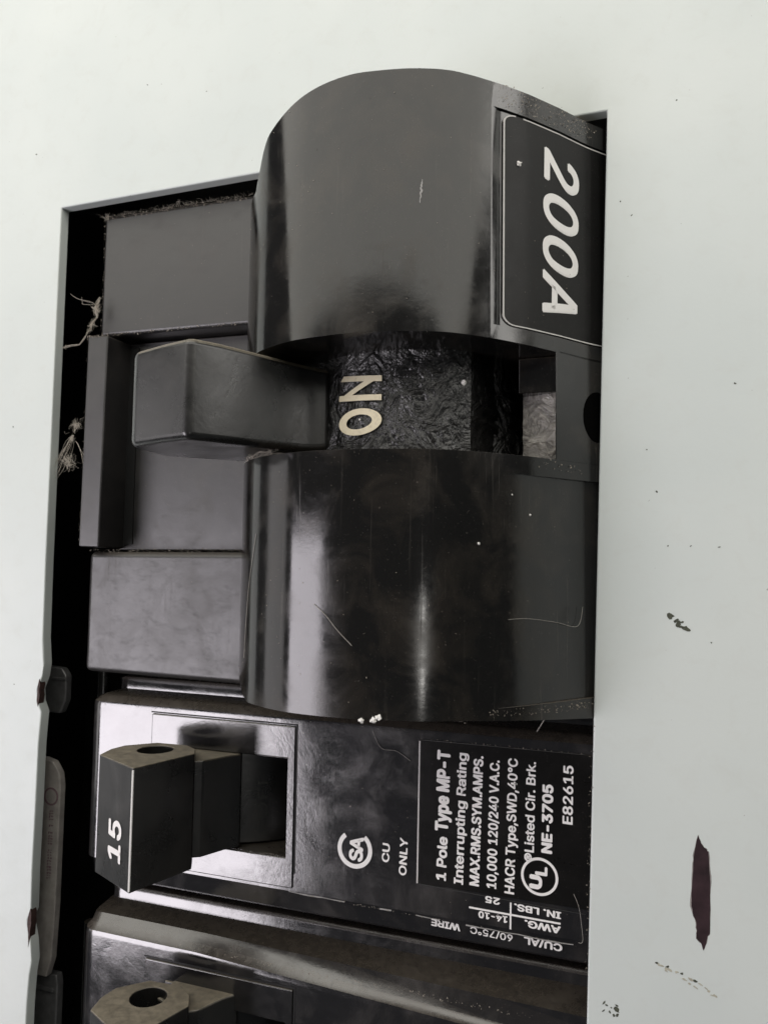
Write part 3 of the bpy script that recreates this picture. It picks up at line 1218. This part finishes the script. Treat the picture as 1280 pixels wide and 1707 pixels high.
# ------------------------------------------------------------------ cobwebs, lint, crumbs, dust
def wisp(mb, a, b, r=0.02, jit=0.4, n=8, z_j=0.3):
    """one fine bent fibre"""
    a, b = Vector(a), Vector(b)
    L = (b - a).length
    k1 = Vector((rnd(-1, 1), rnd(-1, 1), rnd(-.6, .6))) * jit * L * .35
    k2 = Vector((rnd(-1, 1), rnd(-1, 1), rnd(-.6, .6))) * jit * L * .35
    pts = []
    for k in range(n):
        t = k / (n - 1)
        pts.append(tuple((1 - t) ** 3 * a + 3 * t * (1 - t) ** 2 * (a.lerp(b, .33) + k1) + 3 * t * t * (1 - t) * (a.lerp(b, .66) + k2) + t ** 3 * b))
    r *= 0.7
    mb.tube(pts, [r * (0.5 + 0.9 * math.sin(math.pi * (0.15 + 0.7 * k / (n - 1)))) for k in range(n)], 4)


def clot(mb, c, r, n=14):
    """a loose tangle: many crossing fibres, thickest in the middle"""
    for _ in range(n * 4):
        g = abs(random.gauss(0, .55)) * r
        a1 = rnd(0, 2 * math.pi)
        p = Vector(c) + Vector((math.cos(a1) * g, math.sin(a1) * g, rnd(-.3, .3) * r))
        a2 = rnd(0, 2 * math.pi)
        q = p + Vector((math.cos(a2), math.sin(a2), rnd(-.4, .4))) * r * rnd(.4, 1.5)
        wisp(mb, p, q, rnd(.007, .02), 1.6, 7)


w = MB()
pts = [(-78.3, 38.9, -1.6), (-78.9, 37.4, -1.4), (-78.6, 36.0, -1.5), (-79.4, 35.1, -1.3), (-79.6, 34.2, -1.4), (-79.9, 33.4, -.9)]
for p_, q_ in zip(pts, pts[1:]):
    for _ in range(14):
        wisp(w, Vector(p_) + Vector((rnd(-.18, .18), rnd(-.2, .2), rnd(-.1, .1))), Vector(q_) + Vector((rnd(-.18, .18), rnd(-.2, .2), rnd(-.1, .1))), rnd(.01, .03), .8)
clot(w, (-78.8, 37.2, -1.5), .7, 16)
clot(w, (-79.3, 34.9, -1.4), .5, 10)
wisp(w, (-83.4, 39.9, -1.2), (-79.4, 38.2, -1.5), .025)
wisp(w, (-82.8, 39.5, -1.2), (-79.2, 38.0, -1.5), .02)
wisp(w, (-81.3, 39.2, -1.2), (-81.3, 38.2, -1.5), .03)
wisp(w, (-81.3, 38.2, -1.2), (-79.2, 37.9, -1.5), .02)
for _ in range(7):
    wisp(w, (-79.9, 33.4, -1.0), (-81.3 + rnd(-.1, .1), 32.0 + rnd(-.1, .1), -1.2), .022, .3)
    wisp(w, (-81.3 + rnd(-.1, .1), 32.0 + rnd(-.1, .1), -1.2), (-84.4, 31.7 + rnd(-.1, .1), -1.0), .022, .3)
clot(w, (-83.8, 31.75, -1.0), .25, 6)
tag(w.build('cobweb', 'web', merge=False), 'ragged pale cobweb strand climbing the corner of the upper shoulder block', 'cobweb')
w = MB()
clot(w, (-81.3, 19.9, -1.1), .75, 20)
clot(w, (-81.9, 17.9, -1.1), .45, 12)
clot(w, (-82.6, 14.6, -1.3), 1.0, 26)
for _ in range(14):
    wisp(w, (-81.6, 18.5, -1.1), (-85.0 + rnd(-.4, 1.6), 13.2 + rnd(-1.5, 2.2), -.9), rnd(.012, .03), .5)
for _ in range(3):
    wisp(w, (-81.2, 17.6, -1.1), (-79.0 + rnd(-.4, .8), 14.9 + rnd(-.7, .7), -.6), rnd(.012, .025), .3)
tag(w.build('cobweb', 'web', merge=False), 'tangled straw-coloured cobweb clump between the left edge and the side rail', 'cobweb')
w = MB()
for _ in range(22):
    wisp(w, (-46.2 + rnd(-.8, .8), 12.2 + rnd(-.3, .4), 9.5), (-41.6 + rnd(-1.5, 1.6), 12.6 + rnd(-.4, .9), 12.6), rnd(.008, .022), .7)
clot(w, (-45.4, 12.1, 10), .6, 10)
tag(w.build('cobweb', 'web', merge=False), 'thin web fibres caught under the main lever at the lower hump', 'cobweb')
w = MB()
for k in range(170):
    x = rnd(-79.5, -54)
    p = (x, 51.8 - (x + 79) * .015, -3.0)
    wisp(w, p, (x + rnd(-1.0, 1.0), p[1] + rnd(-.15, .45), -2.7 + rnd(-.3, .4)), rnd(.006, .014), 1.0, 6)
clot(w, (-78.6, 51.6, -2.8), .5, 12)
clot(w, (-66, 52.2, -2.8), .35, 8)
tag(w.build('cobweb', 'web', merge=False), 'fine lint along the top edge of the upper shoulder block', 'lint')


def fibre(pts, r, label, mat='hair'):
    mb = MB()
    mb.tube(catmull(pts, 6), r, 5)
    tag(mb.build('lint_fibre', mat, merge=False), label, 'fibre')


hz = lambda x, y, d=.1: (x, y, ramp_z(x) + d)
fibre([hz(-33.9, -4.0, .12), hz(-32.6, -5.0, .1), hz(-31.2, -6.5, .12), hz(-29.6, -8.0, .1)], .03, 'straight pale hair lying on the crest of the lower hump')
fibre([hz(-16.3, -5.4, -.1), hz(-13.8, -5.3, -.15), hz(-11.2, -5.8, -.1), hz(-9.3, -6.3, -.1), hz(-8.8, -4.2, 0)], .022, 'wavy grey fibre on the flat beside the lower hump')
fibre([hz(-42.5, 3.3), hz(-43.6, -1.5), hz(-44.2, -5.5), hz(-44.6, -10.5)], .03, 'long pale scratch-like hair down the left side of the lower hump')
fibre([(-34.8, -20.6, -2.9), (-33.6, -22.6, -2.85), (-31.6, -22.8, -2.85), (-29.8, -23.8, -2.85)], .025, 'short bent hair above the ratings label on the small breaker')
fibre([(-12.9, -15.6, -.2), (-13.2, -17.0, -.6), (-13.9, -18.2, -1.2), (-14.2, -18.7, -1.6)], .06, 'loose hair hanging from the end of the lower hump')
fibre([(-10.2, -36.4, -2.2), (-9.6, -37.6, -1.8), (-9.3, -39.4, -1.6), (-9.2, -41.2, -1.8), (-9.7, -41.6, -2.2)], .025, 'pale fibre beside the cover edge by the upside-down print')


mb = MB()  # reflected glint on the upper hump, painted as a row of pale blobs
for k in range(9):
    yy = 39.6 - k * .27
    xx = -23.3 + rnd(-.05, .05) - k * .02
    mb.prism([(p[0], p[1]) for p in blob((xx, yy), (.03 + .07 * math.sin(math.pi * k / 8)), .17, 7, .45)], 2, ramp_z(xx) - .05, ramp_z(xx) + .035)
o = mb.build('painted_glint', 'wear_glint', main, merge=False)
o['label'] = 'short white painted glint on the crest of the upper hump'


def crumb(c, r, label, group=None):
    bm = bmesh.new()
    bmesh.ops.create_icosphere(bm, subdivisions=2, radius=1.0)
    me = bpy.data.meshes.new('crumb')
    for v in bm.verts:
        k = 1 + rnd(-.42, .42)
        v.co = W(v.co.x * r * k * rnd(.9, 1.1), v.co.y * r * k, v.co.z * r * k * .7)
    bm.to_mesh(me)
    bm.free()
    me.materials.append(M['crumb'])
    o = link(bpy.data.objects.new('crumb', me))
    o.location = W(*c)
    tag(o, label, 'crumb', group)


crumb((-28.5, -15.25, 17.2), .24, 'white crumb on the lower edge of the hump, left of a clump', 'white crumbs')
crumb((-27.3, -15.15, 17.0), .3, 'larger white crumb on the lower edge of the hump', 'white crumbs')
crumb((-26.75, -14.85, 17.0), .27, 'white crumb touching the right of the larger crumb', 'white crumbs')
crumb((-20.8, 20.2, 7.6), .27, 'white crumb on the drum to the right of the letters', 'white crumbs')
crumb((-41.6, 19.6, 13.6), .24, 'white crumb on the side of the main lever', 'white crumbs')
crumb((-14.6, 43.5, 8.75), .28, 'white crumb on the rating label left of the number', 'white crumbs')
crumb((-32.0, 16.2, 10.2), .12, 'tiny white crumb inside the letter O', 'white crumbs')
crumb((-15.2, 7.6, 9.2), .13, 'tiny white crumb at the top of the flat beside the lower hump', 'white crumbs')
crumb((-13.6, 5.6, 7.2), .12, 'tiny white crumb in the middle of the flat beside the lower hump', 'white crumbs')
crumb((-17.9, 2.4, 12.4), .13, 'tiny white crumb at the foot of the lower hump', 'white crumbs')

# dust grains: along edges and thinly over the plastic
dg_ = MB()


def grain(c, s):
    a = [(c[0] + rnd(-s, s), c[1] + rnd(-s, s), c[2] + rnd(0, s)) for _ in range(4)]
    dg_.add(a, [(0, 1, 2), (0, 2, 3), (0, 3, 1), (1, 3, 2)])


def edge_dust(p, q, n, s, jit=.2, zj=.05):
    p, q = Vector(p), Vector(q)
    for _ in range(n):
        c = p.lerp(q, random.random())
        grain((c.x + rnd(-jit, jit), c.y + rnd(-jit, jit), c.z + rnd(-zj, zj)), s * rnd(.4, 1.4))


edge_dust((-78.8, 51.6, -3.0), (-54.5, 51.2, -3.0), 240, .13, .25)
edge_dust((-79.0, 51.0, -3.0), (-79.0, 34, -3.0), 60, .1)
edge_dust((-78.5, 33.6, -3.0), (-54.3, 33.3, -3.0), 110, .12)
edge_dust((-79.5, 1.6, -2.9), (-54.5, 1.8, -2.9), 150, .12)
edge_dust((-79.7, 33.0, -1.0), (-76.5, 32.8, -1.0), 60, .12)
edge_dust((-79.7, 33.0, -1.0), (-79.8, 3, -1.0), 70, .08, .1)
edge_dust((-16.3, 49.9, 10.9), (-7.6, 50.3, -.2), 420, .1, .9, .25)
edge_dust((-16.5, 51.4, 11.1), (-8.2, 51.4, .5), 130, .1, .3, .2)
edge_dust((-16.8, -14.7, 11.3), (-8.2, -14.9, .4), 300, .09, .4, .2)
edge_dust((-13, 11.2, 6.9), (-9, 10.9, 1.2), 60, .1, .5, .1)
edge_dust((-43, -15.6, 12.2), (-18, -15.4, 12.8), 40, .1)
edge_dust((-28.6, -21.0, -2.85), (-9.2, -21.0, -2.85), 60, .07, .1)
edge_dust((-46, -41.8, -3), (-9.3, -42.3, -3.0), 120, .08, .1)
edge_dust((-46, -37.4, -2.7), (-52, -37.6, -2.7), 60, .09, .2)
edge_dust((-76, -51.0, -2.0), (-14, -50.4, -2.0), 260, .1, .25)
edge_dust((-76, -20.4, -3), (-30, -20.2, -3), 80, .07, .15)
edge_dust((-7.9, -15, -.1), (-8.6, -44, -.1), 80, .1, .25, .2)
for _ in range(380):
    x, y = rnd(-50, -8.5), rnd(-15, 51)
    if 12 < y < 24:
        continue
    grain((x, y, ramp_z(x) + .02), rnd(.02, .09))
for _ in range(260):
    x, y = rnd(-78, -55), rnd(-15, 51)
    z = -3.0 if (y > 33.5 or y < 1.4) else -6.38
    grain((x, y, z), rnd(.02, .08))
for _ in range(240):
    grain((rnd(-76, -10), rnd(-41.5, -21), -2.98), rnd(.02, .07))
o = dg_.build('dust', 'dust', merge=False)
tag(o, 'pale dust grains along the plastic edges', 'dust', kind='stuff')
